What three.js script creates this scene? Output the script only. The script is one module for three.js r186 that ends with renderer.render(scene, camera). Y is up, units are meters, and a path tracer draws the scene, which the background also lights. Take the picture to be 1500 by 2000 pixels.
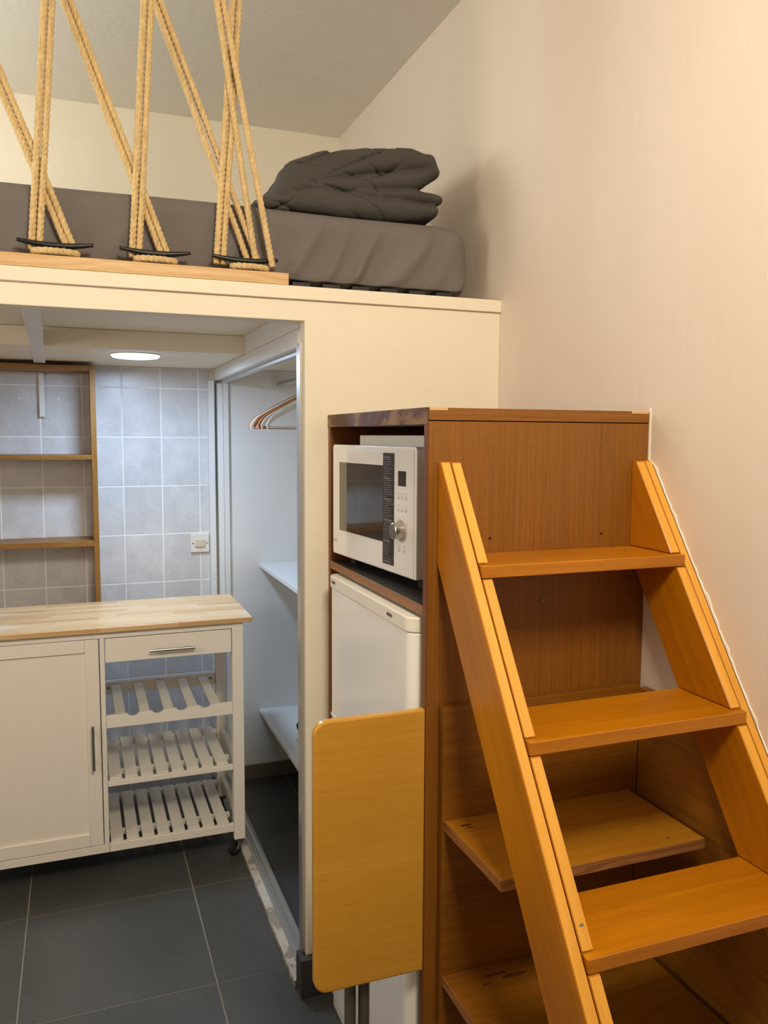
import * as THREE from 'three';
import { RoundedBoxGeometry } from 'three/addons/geometries/RoundedBoxGeometry.js';
import { RectAreaLightUniformsLib } from 'three/addons/lights/RectAreaLightUniformsLib.js';
import { MarchingCubes } from 'three/addons/objects/MarchingCubes.js';
import { mergeGeometries, mergeVertices, toCreasedNormals } from 'three/addons/utils/BufferGeometryUtils.js';

// ---------------------------------------------------------------- camera, lights, exposure
RectAreaLightUniformsLib.init();
const scene = new THREE.Scene();
scene.background = new THREE.Color(0x000000);
const camera = new THREE.PerspectiveCamera(64.3, 0.75, 0.05, 50);
camera.position.set(-1.206, 1.65, 2.19);
{
  const m = new THREE.Matrix4().set(
    0.9361, 0.0277, -0.3505, 0,
    0.0050, 0.9956, 0.0920, 0,
    0.3515, -0.0879, 0.9320, 0,
    0, 0, 0, 1);
  camera.quaternion.setFromRotationMatrix(m);
}
const renderer = new THREE.WebGLRenderer({ antialias: true });
renderer.toneMapping = THREE.LinearToneMapping;
renderer.toneMappingExposure = 1.0;
renderer.shadowMap.enabled = true;

const ROOM_LAMP = { x: -0.78, y: 2.88, z: 2.15, size: 0.42, color: new THREE.Color().setRGB(1, 0.90, 0.70), power: 63, aim: [-0.8, 1.9, 1.25] };
const LOFT_LAMP = { y: 2.64, z: -0.78, w: 0.6, color: new THREE.Color().setRGB(0.95, 1.0, 0.96), power: 12.5 };
const SIDE_LAMP = { y: 1.9, z: 0.45, w: 0.6, color: new THREE.Color().setRGB(1.0, 0.94, 0.86), power: 8.5 };
const KITCHEN_LAMP = { x: -0.99, y: 1.955, z: -1.06, size: 0.17, color: new THREE.Color().setRGB(0.64, 0.85, 1.14), power: 138 };
function areaLight(L, w, h, pos, target) {
  const l = new THREE.RectAreaLight(L.color, L.power, w, h);
  l.position.set(...pos); l.lookAt(...target); scene.add(l);
  return l;
}

// ---------------------------------------------------------------- helpers
const taken = new Map();
function numbered(name) {
  const n = taken.get(name) || 0; taken.set(name, n + 1);
  return n ? `${name}_${String(n).padStart(3, '0')}` : name;
}
const ORG = new WeakMap();           // origin of a thing whose parts are written in room coordinates
const V3 = (x, y, z) => new THREE.Vector3(x, y, z);
function shadowed(o) { o.castShadow = true; o.receiveShadow = true; return o; }
function tag(o, label, category, group) {
  o.userData.label = label; o.userData.category = category;
  if (group) o.userData.group = group;
  return o;
}
function thing(name, label, category, pos = [0, 0, 0], { group, local = false, turn = 0 } = {}) {
  const g = new THREE.Group(); g.name = numbered(name); scene.add(g);
  g.position.set(...pos); g.rotation.y = turn;
  ORG.set(g, local ? V3(0, 0, 0) : V3(...pos));
  return tag(g, label, category, group);
}
function part(parent, name, geo, mat, label) {
  const o = ORG.get(parent) || V3(0, 0, 0);
  geo.translate(-o.x, -o.y, -o.z);
  const m = shadowed(new THREE.Mesh(geo, mat)); m.name = name; parent.add(m); ORG.set(m, o);
  if (label) m.userData.label = label;
  return m;
}
function solo(name, geo, mat, label, category, group) {
  geo.computeBoundingBox(); const b = geo.boundingBox, c = b.getCenter(V3()); c.y = b.min.y;
  geo.translate(-c.x, -c.y, -c.z);
  const m = shadowed(new THREE.Mesh(geo, mat)); m.name = numbered(name); m.position.copy(c); scene.add(m);
  ORG.set(m, c);
  return tag(m, label, category, group);
}
function struct(name, geo, mat, label, category) {
  const m = shadowed(new THREE.Mesh(geo, mat)); m.name = numbered(name); scene.add(m);
  m.userData.kind = 'structure'; ORG.set(m, V3(0, 0, 0));
  return tag(m, label, category);
}
// uv in metres, u runs along the grain g
function uvm(geo, g = [1, 0, 0], off = 0) {
  const G = V3(...g).normalize(), p = geo.attributes.position, n = geo.attributes.normal;
  const uv = new Float32Array(p.count * 2), P = V3(), N = V3(), T = V3();
  for (let i = 0; i < p.count; i++) {
    P.fromBufferAttribute(p, i); N.fromBufferAttribute(n, i);
    let u;
    T.crossVectors(N, G);
    if (T.length() < 0.35) { T.set(G.y, G.z, G.x); const T2 = V3().crossVectors(G, T); u = P.dot(T2) * 0.25; } else u = P.dot(G);
    // snap the across axis so neighbouring vertices share it
    const a = [Math.abs(T.x), Math.abs(T.y), Math.abs(T.z)], k = a.indexOf(Math.max(...a));
    const ax = Math.abs(G.x) > 0.99 || Math.abs(G.y) > 0.99 || Math.abs(G.z) > 0.99;
    if (ax) { T.set(k === 0 ? 1 : 0, k === 1 ? 1 : 0, k === 2 ? 1 : 0); } else T.normalize();
    uv[2 * i] = u + off; uv[2 * i + 1] = P.dot(T) + off * 0.613;
  }
  geo.setAttribute('uv', new THREE.BufferAttribute(uv, 2));
  return geo;
}
let offSeq = 0;
function B(x0, x1, y0, y1, z0, z1, { r = 0.0015, g = [1, 0, 0], s = 1, off } = {}) {
  const w = x1 - x0, h = y1 - y0, d = z1 - z0;
  const rr = Math.min(r, 0.49 * Math.min(w, h, d));
  const geo = rr > 0 ? new RoundedBoxGeometry(w, h, d, s, rr) : new THREE.BoxGeometry(w, h, d);
  geo.translate((x0 + x1) / 2, (y0 + y1) / 2, (z0 + z1) / 2);
  return uvm(geo, g, off ?? (offSeq = (offSeq + 0.317) % 7));
}
// polygon in (z, y) pushed along x
function prismX(pts, x0, x1, { bevel = 0.0012, g = [0, 1, 0], off } = {}) {
  const sh = new THREE.Shape(pts.map(([z, y]) => new THREE.Vector2(z, y)));
  const geo = new THREE.ExtrudeGeometry(sh, { depth: x1 - x0 - 2 * bevel, bevelEnabled: bevel > 0, bevelSize: bevel, bevelThickness: bevel, bevelOffset: -bevel, bevelSegments: 1, curveSegments: 8 });
  geo.rotateY(-Math.PI / 2); geo.translate(x1 - bevel, 0, 0);
  return uvm(geo, g, off ?? (offSeq = (offSeq + 0.317) % 7));
}
// polygon in (x, y) pushed along z
function prismZ(sh, z0, z1, { bevel = 0.0012, g = [1, 0, 0], off, seg = 8 } = {}) {
  const shape = Array.isArray(sh) ? new THREE.Shape(sh.map(([a, b]) => new THREE.Vector2(a, b))) : sh;
  const geo = new THREE.ExtrudeGeometry(shape, { depth: z1 - z0 - 2 * bevel, bevelEnabled: bevel > 0, bevelSize: bevel, bevelThickness: bevel, bevelOffset: -bevel, bevelSegments: 2, curveSegments: seg });
  geo.translate(0, 0, z0 + bevel);
  return uvm(geo, g, off ?? (offSeq = (offSeq + 0.317) % 7));
}
function roundRect(x0, x1, y0, y1, r) {
  const s = new THREE.Shape(), [a, b, c, d] = Array.isArray(r) ? r : [r, r, r, r]; // tl, tr, br, bl
  s.moveTo(x0 + d, y0); s.lineTo(x1 - c, y0); s.absarc(x1 - c, y0 + c, c, -Math.PI / 2, 0);
  s.lineTo(x1, y1 - b); s.absarc(x1 - b, y1 - b, b, 0, Math.PI / 2);
  s.lineTo(x0 + a, y1); s.absarc(x0 + a, y1 - a, a, Math.PI / 2, Math.PI);
  s.lineTo(x0, y0 + d); s.absarc(x0 + d, y0 + d, d, Math.PI, 1.5 * Math.PI);
  return s;
}
function cyl(a, b, r0, r1 = r0, seg = 20) {
  const A = V3(...a), Bv = V3(...b), d = Bv.clone().sub(A), L = d.length();
  const g = new THREE.CylinderGeometry(r1, r0, L, seg, 1);
  g.applyQuaternion(new THREE.Quaternion().setFromUnitVectors(V3(0, 1, 0), d.normalize()));
  g.translate(...A.add(Bv).multiplyScalar(0.5).toArray());
  return g;
}
const cyl2 = (a, b, c, d, e, f) => uvm(cyl([a, b, c], [d, e, f], 0.006, 0.005, 10));
const merge = (...gs) => mergeGeometries(gs.map(g => (g.index ? g.toNonIndexed() : g)));

// ---------------------------------------------------------------- noise and textures
function hash(x, y, s) {
  let h = Math.imul(x | 0, 374761393) ^ Math.imul(y | 0, 668265263) ^ Math.imul(s | 0, 2147483647 - 97);
  h = Math.imul(h ^ (h >>> 13), 1274126177); h ^= h >>> 16;
  return (h >>> 0) / 4294967296;
}
const sm = t => t * t * (3 - 2 * t);
function pn(x, y, px, py, s) {              // periodic value noise
  const xi = Math.floor(x), yi = Math.floor(y), fx = sm(x - xi), fy = sm(y - yi);
  const X0 = ((xi % px) + px) % px, X1 = (X0 + 1) % px, Y0 = ((yi % py) + py) % py, Y1 = (Y0 + 1) % py;
  const a = hash(X0, Y0, s), b = hash(X1, Y0, s), c = hash(X0, Y1, s), d = hash(X1, Y1, s);
  return (a + (b - a) * fx) * (1 - fy) + (c + (d - c) * fx) * fy;
}
function fb(u, v, fx, fy, s, oct = 4) {
  let t = 0, a = 0.5, n = 0;
  for (let k = 0; k < oct; k++) { t += a * pn(u * fx, v * fy, fx, fy, s + k * 17); n += a; a *= 0.5; fx *= 2; fy *= 2; }
  return t / n;
}
function n3(x, y, z, s = 1) {               // 3d value noise
  const zi = Math.floor(z), f = sm(z - zi);
  return pn(x, y, 4096, 4096, s + zi * 31) * (1 - f) + pn(x, y, 4096, 4096, s + (zi + 1) * 31) * f;
}
function tex(w, h, fn, su, sv, srgb = true) {
  const d = new Uint8Array(w * h * 4);
  for (let j = 0; j < h; j++) for (let i = 0; i < w; i++) {
    const c = fn(i / w, j / h), k = 4 * (j * w + i);
    d[k] = Math.max(0, Math.min(255, c[0])); d[k + 1] = Math.max(0, Math.min(255, c[1])); d[k + 2] = Math.max(0, Math.min(255, c[2])); d[k + 3] = 255;
  }
  const t = new THREE.DataTexture(d, w, h, THREE.RGBAFormat);
  t.wrapS = t.wrapT = THREE.RepeatWrapping; t.magFilter = THREE.LinearFilter; t.minFilter = THREE.LinearMipmapLinearFilter; t.generateMipmaps = true;
  if (srgb) t.colorSpace = THREE.SRGBColorSpace;
  t.repeat.set(1 / su, 1 / sv); t.needsUpdate = true;
  return t;
}
const lerp3 = (a, b, t) => [a[0] + (b[0] - a[0]) * t, a[1] + (b[1] - a[1]) * t, a[2] + (b[2] - a[2]) * t];
// kinds: fine veneer, solid board
function woodTex(light, dark, seed, { streak = 60, pore = 0.5, ring = 0.35, blotch = 0.4, su = 1.1, sv = 0.5, w = 1024, h = 512, pu = 40, pv = 240 } = {}) {
  return tex(w, h, (u, v) => {
    const warp = fb(u, v, 3, 4, seed, 3);
    const st = fb(u, v, 3, streak, seed + 5, 4);
    const rg = 0.5 + 0.5 * Math.sin((v * 14 + warp * 5) * 6.2832);
    const po = pn(u * pu, v * pv, pu, pv, seed + 9);
    const bl = fb(u, v, 4, 5, seed + 31, 3), hi = fb(u, v, 6, streak * 3, seed + 41, 2);
    let t = 0.35 * st + 0.3 * hi + ring * (rg - 0.5) + blotch * (bl - 0.5) + (po > 0.72 ? pore * (po - 0.72) * 2.2 : 0);
    t = Math.max(0, Math.min(1, t + 0.08));
    return lerp3(light, dark, t);
  }, su, sv);
}
function grainBump(seed, streak, su = 1.1, sv = 0.5) {
  return tex(512, 512, (u, v) => { const a = 255 * (0.6 * fb(u, v, 3, streak, seed, 3) + 0.4 * pn(u * 26, v * 240, 26, 240, seed + 9)); return [a, a, a]; }, su, sv, false);
}
function woodMat(light, dark, seed, rough, opt = {}) {
  const m = new THREE.MeshPhysicalMaterial({ map: woodTex(light, dark, seed, opt), roughness: rough, bumpMap: opt.bump ?? null, bumpScale: opt.bumpScale ?? 0.0004 });
  if (opt.coat) { m.clearcoat = opt.coat; m.clearcoatRoughness = opt.coatRough ?? 0.35; }
  return m;
}
const bumpWood = grainBump(71, 60);
const plasterBump = tex(512, 512, (u, v) => { const a = 255 * (0.6 * fb(u, v, 6, 6, 3, 5) + 0.4 * fb(u, v, 60, 60, 8, 2)); return [a, a, a]; }, 0.9, 0.9, false);
function paint(rgb, rough = 0.75, amt = 7, seed = 1) {
  return new THREE.MeshStandardMaterial({
    roughness: rough, bumpMap: plasterBump, bumpScale: 0.0012,
    map: tex(256, 256, (u, v) => { const k = (fb(u, v, 4, 4, seed, 5) - 0.5) * amt; return [rgb[0] + k, rgb[1] + k, rgb[2] + k]; }, 1.7, 1.7),
  });
}
const plain = (c, rough = 0.5, metal = 0, extra = {}) => new THREE.MeshPhysicalMaterial({ color: c, roughness: rough, metalness: metal, ...extra });

const M = {
  wall: paint([226, 211, 196], 0.62, 8, 1),
  facade: paint([240, 229, 208], 0.55, 8, 4),
  ceiling: paint([238, 233, 222], 0.85, 5, 6),
  whitePaint: paint([228, 228, 226], 0.55, 6, 9),
  wornPaint: new THREE.MeshStandardMaterial({ roughness: 0.6, map: tex(512, 128, (u, v) => { const n = fb(u, v, 14, 5, 171, 5); return n > 0.56 ? [150, 142, 130] : lerp3([206, 200, 190], [178, 170, 158], n); }, 0.6, 0.15) }),
  caulk: paint([244, 240, 230], 0.7, 12, 14),
  grout: paint([240, 238, 234], 0.85, 14, 16),
  floorGrout: paint([150, 142, 130], 0.9, 30, 18),
  skirting: paint([118, 106, 96], 0.6, 20, 20),
  darkSkirting: paint([60, 58, 56], 0.5, 16, 22),
  oakVeneer: woodMat([158, 99, 20], [94, 53, 5], 11, 0.5, { streak: 150, ring: 0.02, pore: 0.4, blotch: 0.18, bump: bumpWood, coat: 0.06, coatRough: 0.4, h: 1024, pu: 60, pv: 330 }),
  cabinetDark: woodMat([124, 74, 40], [66, 34, 18], 13, 0.45, { streak: 80, ring: 0.05, pore: 0.6 }),
  cabinetEdge: woodMat([136, 78, 26], [88, 44, 10], 15, 0.42, { streak: 70, ring: 0.1 }),
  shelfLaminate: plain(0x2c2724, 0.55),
  shelfEdge: woodMat([168, 118, 72], [112, 72, 40], 17, 0.5, { streak: 60, ring: 0.1 }),
  stair: woodMat([202, 127, 6], [148, 84, 1], 21, 0.34, { streak: 44, ring: 0.05, pore: 0.3, blotch: 0.6, bump: bumpWood, bumpScale: 0.0002, coat: 0.2, coatRough: 0.3 }),
  stairEdgeLit: woodMat([244, 178, 70], [208, 142, 40], 23, 0.34, { streak: 60, ring: 0.1, pore: 0.3, coat: 0.35, coatRough: 0.3 }),  // brighter stair wood: lamplight on the front edges put into the colour
  underBox: woodMat([152, 96, 16], [94, 54, 4], 27, 0.45, { streak: 70, ring: 0.08, pore: 0.5 }),
  shelfBoardLit: woodMat([184, 124, 26], [132, 80, 8], 28, 0.45, { streak: 50, ring: 0.06, pore: 0.4, blotch: 0.5 }),  // upper shelf wood lightened to stand for light falling between the treads
  knot: woodMat([104, 62, 20], [58, 30, 10], 30, 0.6, { streak: 20, ring: 0.3 }),
  plyEdge: woodMat([166, 112, 60], [104, 62, 28], 29, 0.6, { streak: 120, ring: 0.5, sv: 0.12 }),
  oakPlank: woodMat([230, 194, 142], [196, 148, 94], 31, 0.5, { streak: 40, ring: 0.3, pore: 0.4 }),
  kitchenShelf: woodMat([160, 114, 50], [110, 70, 24], 33, 0.45, { streak: 60, ring: 0.12 }),
  beech: woodMat([214, 160, 62], [192, 136, 40], 35, 0.33, { streak: 44, ring: 0.05, pore: 0.5, coat: 0.3, coatRough: 0.3 }),
  beechEdge: woodMat([226, 172, 104], [204, 146, 80], 37, 0.35, { streak: 40, ring: 0.04 }),
  hangerWood: woodMat([190, 128, 74], [140, 84, 42], 39, 0.4, { streak: 40 }),
  cartWhite: plain(0xf6efe4, 0.42),
  cartSlat: plain(0xeee7da, 0.5),
  steel: plain(0xb8b4ac, 0.28, 1),
  darkSteel: plain(0x6e6a66, 0.4, 0.8),
  legGrey: plain(0x6a645e, 0.45, 0.5),
  aluminium: plain(0xc9c7c2, 0.36, 0.85),
  black: plain(0x121212, 0.38),
  blackRubber: plain(0x1a1918, 0.6),
  slatBlack: plain(0x232326, 0.6),
  applianceWhite: plain(0xf9f7f2, 0.28, 0, { clearcoat: 0.6, clearcoatRoughness: 0.12 }),
  applianceCream: plain(0xefe9da, 0.36),
  plasticWhite: plain(0xe6e6e0, 0.4),
  melamine: plain(0xe4e8ea, 0.35),
  switchCream: plain(0xdedbd0, 0.4),
  switchKey: plain(0xd0c6ac, 0.35),
  windowDark: plain(0x2a2422, 0.06, 0, { clearcoat: 1, clearcoatRoughness: 0.03, specularIntensity: 1 }),
  displayDark: plain(0x241f26, 0.12, 0, { clearcoat: 1 }),
  knob: plain(0xc8c2b6, 0.25, 1),
  clearRing: plain(0xd8d4ca, 0.15, 0.4),
  cloth: plain(0xe2e0dc, 0.9),
  navy: plain(0x15162c, 0.85),
};
const tileMat = [0, 1, 2].map(k => new THREE.MeshPhysicalMaterial({
  roughness: 0.3, map: tex(256, 256, (u, v) => {
    const a = (fb(u, v, 5, 5, 40 + k, 5) - 0.5) * 26 + (pn(u * 90, v * 90, 90, 90, 60 + k) - 0.5) * 12 + (k - 1) * 3;
    return [206 + a, 205 + a, 206 + a];
  }, 0.35, 0.35),
}));
const floorMat = [0, 1, 2].map(k => new THREE.MeshPhysicalMaterial({
  roughness: 0.42, bumpMap: plasterBump, bumpScale: 0.0006, map: tex(512, 512, (u, v) => {
    const a = (fb(u, v, 4, 4, 80 + k, 6) - 0.5) * 22 + (pn(u * 180, v * 180, 180, 180, 90 + k) - 0.5) * 8 + (k - 1) * 2;
    const sp = pn(u * 150, v * 150, 150, 150, 95 + k) > 0.993 ? 40 : 0;
    return [76 + a + sp, 76 + a + sp, 74 + a + sp];
  }, 1.1, 1.1),
}));
const weave = tex(256, 256, (u, v) => { const a = 255 * (0.5 + 0.25 * Math.sin(u * 6.2832 * 64) * Math.sin(v * 6.2832 * 64) + 0.25 * (fb(u, v, 30, 30, 5, 3) - 0.5)); return [a, a, a]; }, 0.1, 0.1, false);
function fabric(rgb, seed) {
  return new THREE.MeshPhysicalMaterial({
    roughness: 0.92, bumpMap: weave, bumpScale: 0.0004, sheen: 0.25, sheenRoughness: 0.6,
    map: tex(256, 256, (u, v) => { const k = (fb(u, v, 5, 5, seed, 5) - 0.5) * 10; return [rgb[0] + k, rgb[1] + k, rgb[2] + k]; }, 0.5, 0.5),
  });
}
M.sheet = fabric([114, 107, 104], 101);
M.duvet = fabric([74, 70, 66], 105);
M.rope = new THREE.MeshStandardMaterial({
  roughness: 0.9, map: tex(256, 256, (u, v) => { const k = (fb(u, v, 4, 40, 111, 3) - 0.5) * 70 + (pn(u * 120, v * 120, 120, 120, 7) - 0.5) * 24; return [210 + k, 181 + k, 130 + k * 0.8]; }, 0.06, 0.06),
});
M.tornEdge = new THREE.MeshPhysicalMaterial({
  roughness: 0.5, specularIntensity: 0.6, bumpScale: 0.003,
  bumpMap: tex(512, 64, (u, v) => { const a = 255 * fb(u, v, 12, 2, 121, 3); return [a, a, a]; }, 0.7, 0.1, false),
  map: tex(512, 64, (u, v) => { const n = fb(u, v, 7, 2, 131, 4); return n > 0.6 ? lerp3([112, 78, 44], [146, 108, 66], Math.min(1, (n - 0.6) * 8)) : lerp3([78, 48, 34], [112, 72, 50], fb(u, v, 20, 4, 137, 3)); }, 0.7, 0.1),
});
M.butcher = new THREE.MeshPhysicalMaterial({
  roughness: 0.38, clearcoat: 0.15, map: tex(1024, 512, (u, v) => {
    const row = Math.floor(v * 12), sh = hash(row, 3, 7), cell = Math.floor((u + sh) * 4) % 4;
    const t = hash(row, cell, 9);
    const st = fb(u, v, 4, 90, 141, 3);
    const c = lerp3([236, 204, 160], [206, 164, 112], Math.min(1, 0.85 * t + 0.5 * (st - 0.4)));
    const wn = fb(u, v, 4, 4, 147, 3);
    return lerp3(c, [238, 224, 204], wn > 0.6 ? Math.min(0.7, (wn - 0.6) * 5) : 0);
  }, 1.1, 0.5),
});

// ---------------------------------------------------------------- the room
const XL = -2.6, ZB = -1.645, ZR = 3.3, CEIL = 3.06, ZF = -0.03;
const floor = struct('floor', B(XL - 0.1, 0.1, -0.12, -0.002, ZB - 0.1, ZR + 0.1, { r: 0 }), M.floorGrout, 'dark grey square floor tiles with thin pale joints', 'floor');
{
  const P = 0.5575, G = 0.0022;
  for (let i = -4; i < 3; i++) for (let j = -4; j < 8; j++) {
    const x0 = Math.max(XL, -0.853 + i * P + G), x1 = Math.min(0, -0.853 + (i + 1) * P - G);
    const z0 = Math.max(ZB, -0.165 + j * P + G), z1 = Math.min(ZR, -0.165 + (j + 1) * P - G);
    if (x1 - x0 < 0.02 || z1 - z0 < 0.02) continue;
    part(floor, 'floor_tile', B(x0, x1, -0.002, 0, z0, z1, { r: 0.0008, off: hash(i, j, 5) * 9 }), floorMat[Math.floor(hash(i, j, 8) * 3)]);
  }
}
struct('ceiling', B(XL - 0.1, 0.1, CEIL, CEIL + 0.12, ZB - 0.1, ZR + 0.1, { r: 0 }), M.ceiling, 'flat off-white ceiling above the loft bed', 'ceiling');
const wallRight = struct('wall_right', B(0, 0.1, 0, CEIL, ZB, ZR, { r: 0 }), M.wall, 'tall cream plaster wall beside the stairs and loft bed', 'wall');
struct('wall_left', B(XL - 0.1, XL, 0, CEIL, ZB, ZR, { r: 0 }), M.wall, 'cream plaster wall at the far end of the loft bed', 'wall');
struct('wall_rear', B(XL, 0, 0, CEIL, ZR, ZR + 0.1, { r: 0 }), M.wall, 'cream plaster wall facing the loft', 'wall');
const wallBack = struct('wall_back', B(XL, 0, 0, CEIL, ZB - 0.1, ZB, { r: 0 }), M.facade, 'cream wall behind the loft bed, tiled below in the kitchen', 'wall');
{ // wall tiles in the kitchen niche
  const bed = part(wallBack, 'grout_bed', B(XL, -0.636, 0, 1.953, ZB, ZB + 0.0074, { r: 0 }), M.grout, 'pale grout between the wall tiles');
  const xs = [-0.636, -0.68]; while (xs[xs.length - 1] > XL) xs.push(Math.max(XL, xs[xs.length - 1] - 0.1675));
  const ys = [1.953, 1.862]; for (let y = 1.643; y > 0; y -= 0.2203) ys.push(y); ys.push(0);
  for (let i = 0; i + 1 < xs.length; i++) for (let j = 0; j + 1 < ys.length; j++) {
    const g = 0.0027;
    if (xs[i] - xs[i + 1] < 0.01 || ys[j] - ys[j + 1] < 0.01) continue;
    part(wallBack, 'wall_tile', B(xs[i + 1] + g, xs[i] - g, ys[j + 1] + g, ys[j] - g, ZB + 0.002, ZB + 0.0085, { r: 0.0012, off: hash(i, j, 15) * 5 }), tileMat[Math.floor(hash(i, j, 18) * 3)]);
  }
  for (const x of [-1.43, -1.275]) part(wallBack, 'wall_plug', cyl([x, 1.806, ZB + 0.008], [x, 1.806, ZB + 0.0105], 0.005), M.plasticWhite, 'small white filled screw hole');
}
// partition below the loft, right of the kitchen opening
const partition = struct('wall_partition', prismZ([[-0.608, 0], [0, 0], [0, 2.022], [XL, 2.022], [XL, 1.967], [-0.608, 1.967]], -0.088, ZF, { bevel: 0.002 }), M.facade, 'cream wall and lintel under the loft framing the kitchen opening', 'wall');
part(partition, 'corner_profile', B(-0.6175, -0.6082, 0.03, 1.91, -0.0875, -0.05, { r: 0.001 }), M.aluminium, 'thin metal door profile along the opening edge');
struct('loft_floor', B(XL, 0, 2.022, 2.058, ZB, ZF - 0.001, { r: 0 }), M.facade, 'cream boarded underside of the loft above the kitchen', 'loft floor');
struct('trim_1', B(XL, 0, 2.0235, 2.0595, ZF - 0.0005, ZF + 0.009, { r: 0.002 }), M.facade, 'cream edge strip running along the loft front', 'trim');
struct('trim_2', B(XL, 0, 1.955, 2.0215, ZB, -0.885, { r: 0.002 }), M.facade, 'boxed lower ceiling over the tiled kitchen wall', 'soffit');
const header = struct('trim_3', B(-0.61, -0.585, 1.903, 1.9545, ZB, -0.089, { r: 0.002 }), M.whitePaint, 'white header board above the closet opening', 'header');
part(header, 'top_rail', B(-0.5848, -0.56, 1.891, 1.9545, ZB + 0.046, -0.089, { r: 0.001 }), M.aluminium, 'grey upper rail of the sliding door');
struct('trim_4', B(-0.61, -0.585, 1.9548, 2.0215, -0.884, -0.089, { r: 0.001 }), M.whitePaint, 'upper part of the white closet header', 'header');
{
  const g = B(-0.022, 0.022, 0, 0.05, -0.788, 0.788, { r: 0.002 });
  g.rotateX(-0.019); g.rotateY(0.024); g.translate(-1.325, 1.955, -0.855);
  struct('trim_5', g, M.whitePaint, 'white painted joist crossing the kitchen ceiling', 'joist');
}
struct('trim_6', B(-0.55, 0, 0, 1.954, ZB, -1.6, { r: 0 }), M.whitePaint, 'white back wall of the closet', 'closet wall');
struct('trim_7', B(-0.573, -0.5505, 0, 1.9025, ZB, -1.585, { r: 0.001 }), M.whitePaint, 'narrow return beside the closet back wall', 'closet wall');
{
  const fr = struct('door_1', B(-0.638, -0.612, 0.03, 1.9025, ZB + 0.01, -1.6, { r: 0.002 }), M.whitePaint, 'white frame posts of the closet sliding door', 'door frame');
  part(fr, 'frame_post', B(-0.599, -0.5735, 0.03, 1.8905, ZB + 0.002, -1.6, { r: 0.003 }), M.whitePaint);
}
struct('baseboard_back', B(-0.549, 0, 0, 0.07, -1.599, -1.586, { r: 0.002 }), M.skirting, 'brown-grey tile skirting at the closet back wall', 'skirting');
struct('baseboard_front', merge(B(-0.634, -0.53, 0, 0.118, ZF + 0.001, -0.002, { r: 0.0015 }), B(-0.634, -0.6185, 0, 0.118, -0.06, ZF + 0.001, { r: 0.0015 })), M.darkSkirting, 'dark grey skirting tile capping the end of the partition', 'skirting');
{ // chipped filler line on the right wall along cabinet and stringer
  const line = [[0.6765, 1.715], [0.6765, 1.6]]; for (let y = 1.59; y > 0.02; y -= 0.012) line.push([1.752 - 0.665 * y + 0.002, y]);
  const a = [], b = [];
  line.forEach(([z, y], i) => { a.push([z, y]); b.push([z + 0.0006 + 0.0085 * Math.pow(hash(i, 2, 77), 3) + (i < 2 ? 0.004 : 0), y + 0.002]); });
  part(wallRight, 'filler_line', prismX([...a, ...b.reverse()], -0.0025, 0, { bevel: 0 }), M.caulk, 'ragged white filler line along the stair edge');
}

// sliding door track on the closet threshold
{
  const t = thing('door_track', 'worn metal sliding door track on a pale threshold beside the dark floor', 'door track', [-0.6, 0, -0.85]);
  part(t, 'threshold', B(-0.64, -0.566, 0, 0.022, -1.6, -0.061, { r: 0.002, g: [0, 0, 1] }), M.wornPaint, 'pale chipped threshold');
  for (const [x, w] of [[-0.611, 0.004], [-0.598, 0.003], [-0.588, 0.003], [-0.568, 0.004]]) part(t, 'rail', B(x - w / 2, x + w / 2, 0.022, 0.031, -1.599, -0.09, { r: 0.0008 }), M.aluminium);
  part(t, 'channel', B(-0.611, -0.568, 0.022, 0.0245, -1.599, -0.09, { r: 0.0005 }), M.aluminium);
}

// ---------------------------------------------------------------- lamps
{
  const L = ROOM_LAMP;
  const g = thing('spot_lamp', 'square warm lamp head hanging tilted from the room ceiling', 'lamp', [L.x, L.y, L.z], { local: true });
  const d = V3(...L.aim).sub(V3(L.x, L.y, L.z)).normalize(), q = new THREE.Quaternion().setFromUnitVectors(V3(0, 0, -1), d);
  const tilt = geo => geo.applyQuaternion(q), h = L.size / 2;
  part(g, 'stem', cyl([0, 0.02, 0.02], [0, CEIL - L.y, 0.02], 0.012, 0.012, 14), M.plasticWhite);
  part(g, 'housing', tilt(B(-h - 0.015, h + 0.015, -h - 0.015, h + 0.015, 0.005, 0.045, { r: 0.008, s: 2 })), M.plasticWhite);
  part(g, 'diffuser', tilt(B(-h, h, -h, h, -0.003, 0.005, { r: 0.002 })), new THREE.MeshStandardMaterial({ color: 0xffffff, emissive: L.color, emissiveIntensity: 2 }));
  const p = V3(L.x, L.y, L.z).addScaledVector(d, 0.007);
  areaLight(L, L.size, L.size, p.toArray(), p.clone().add(d).toArray());
}
for (const [L, label] of [[LOFT_LAMP, 'pale square wall lamp beyond the foot of the loft bed'], [SIDE_LAMP, 'soft square wall lamp on the wall across from the stairs']]) {
  const g = thing('wall_lamp', label, 'lamp', [XL, L.y, L.z]), h = L.w / 2;
  part(g, 'lamp_base', B(XL, XL + 0.05, L.y - h - 0.01, L.y + h + 0.01, L.z - h - 0.01, L.z + h + 0.01, { r: 0.008, s: 2 }), M.plasticWhite);
  part(g, 'diffuser', B(XL + 0.05, XL + 0.06, L.y - h, L.y + h, L.z - h, L.z + h, { r: 0.003 }), new THREE.MeshStandardMaterial({ color: 0xffffff, emissive: L.color, emissiveIntensity: 1.5 }));
  areaLight(L, L.w, L.w, [XL + 0.064, L.y, L.z], [0, L.y, L.z]);
}
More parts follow.
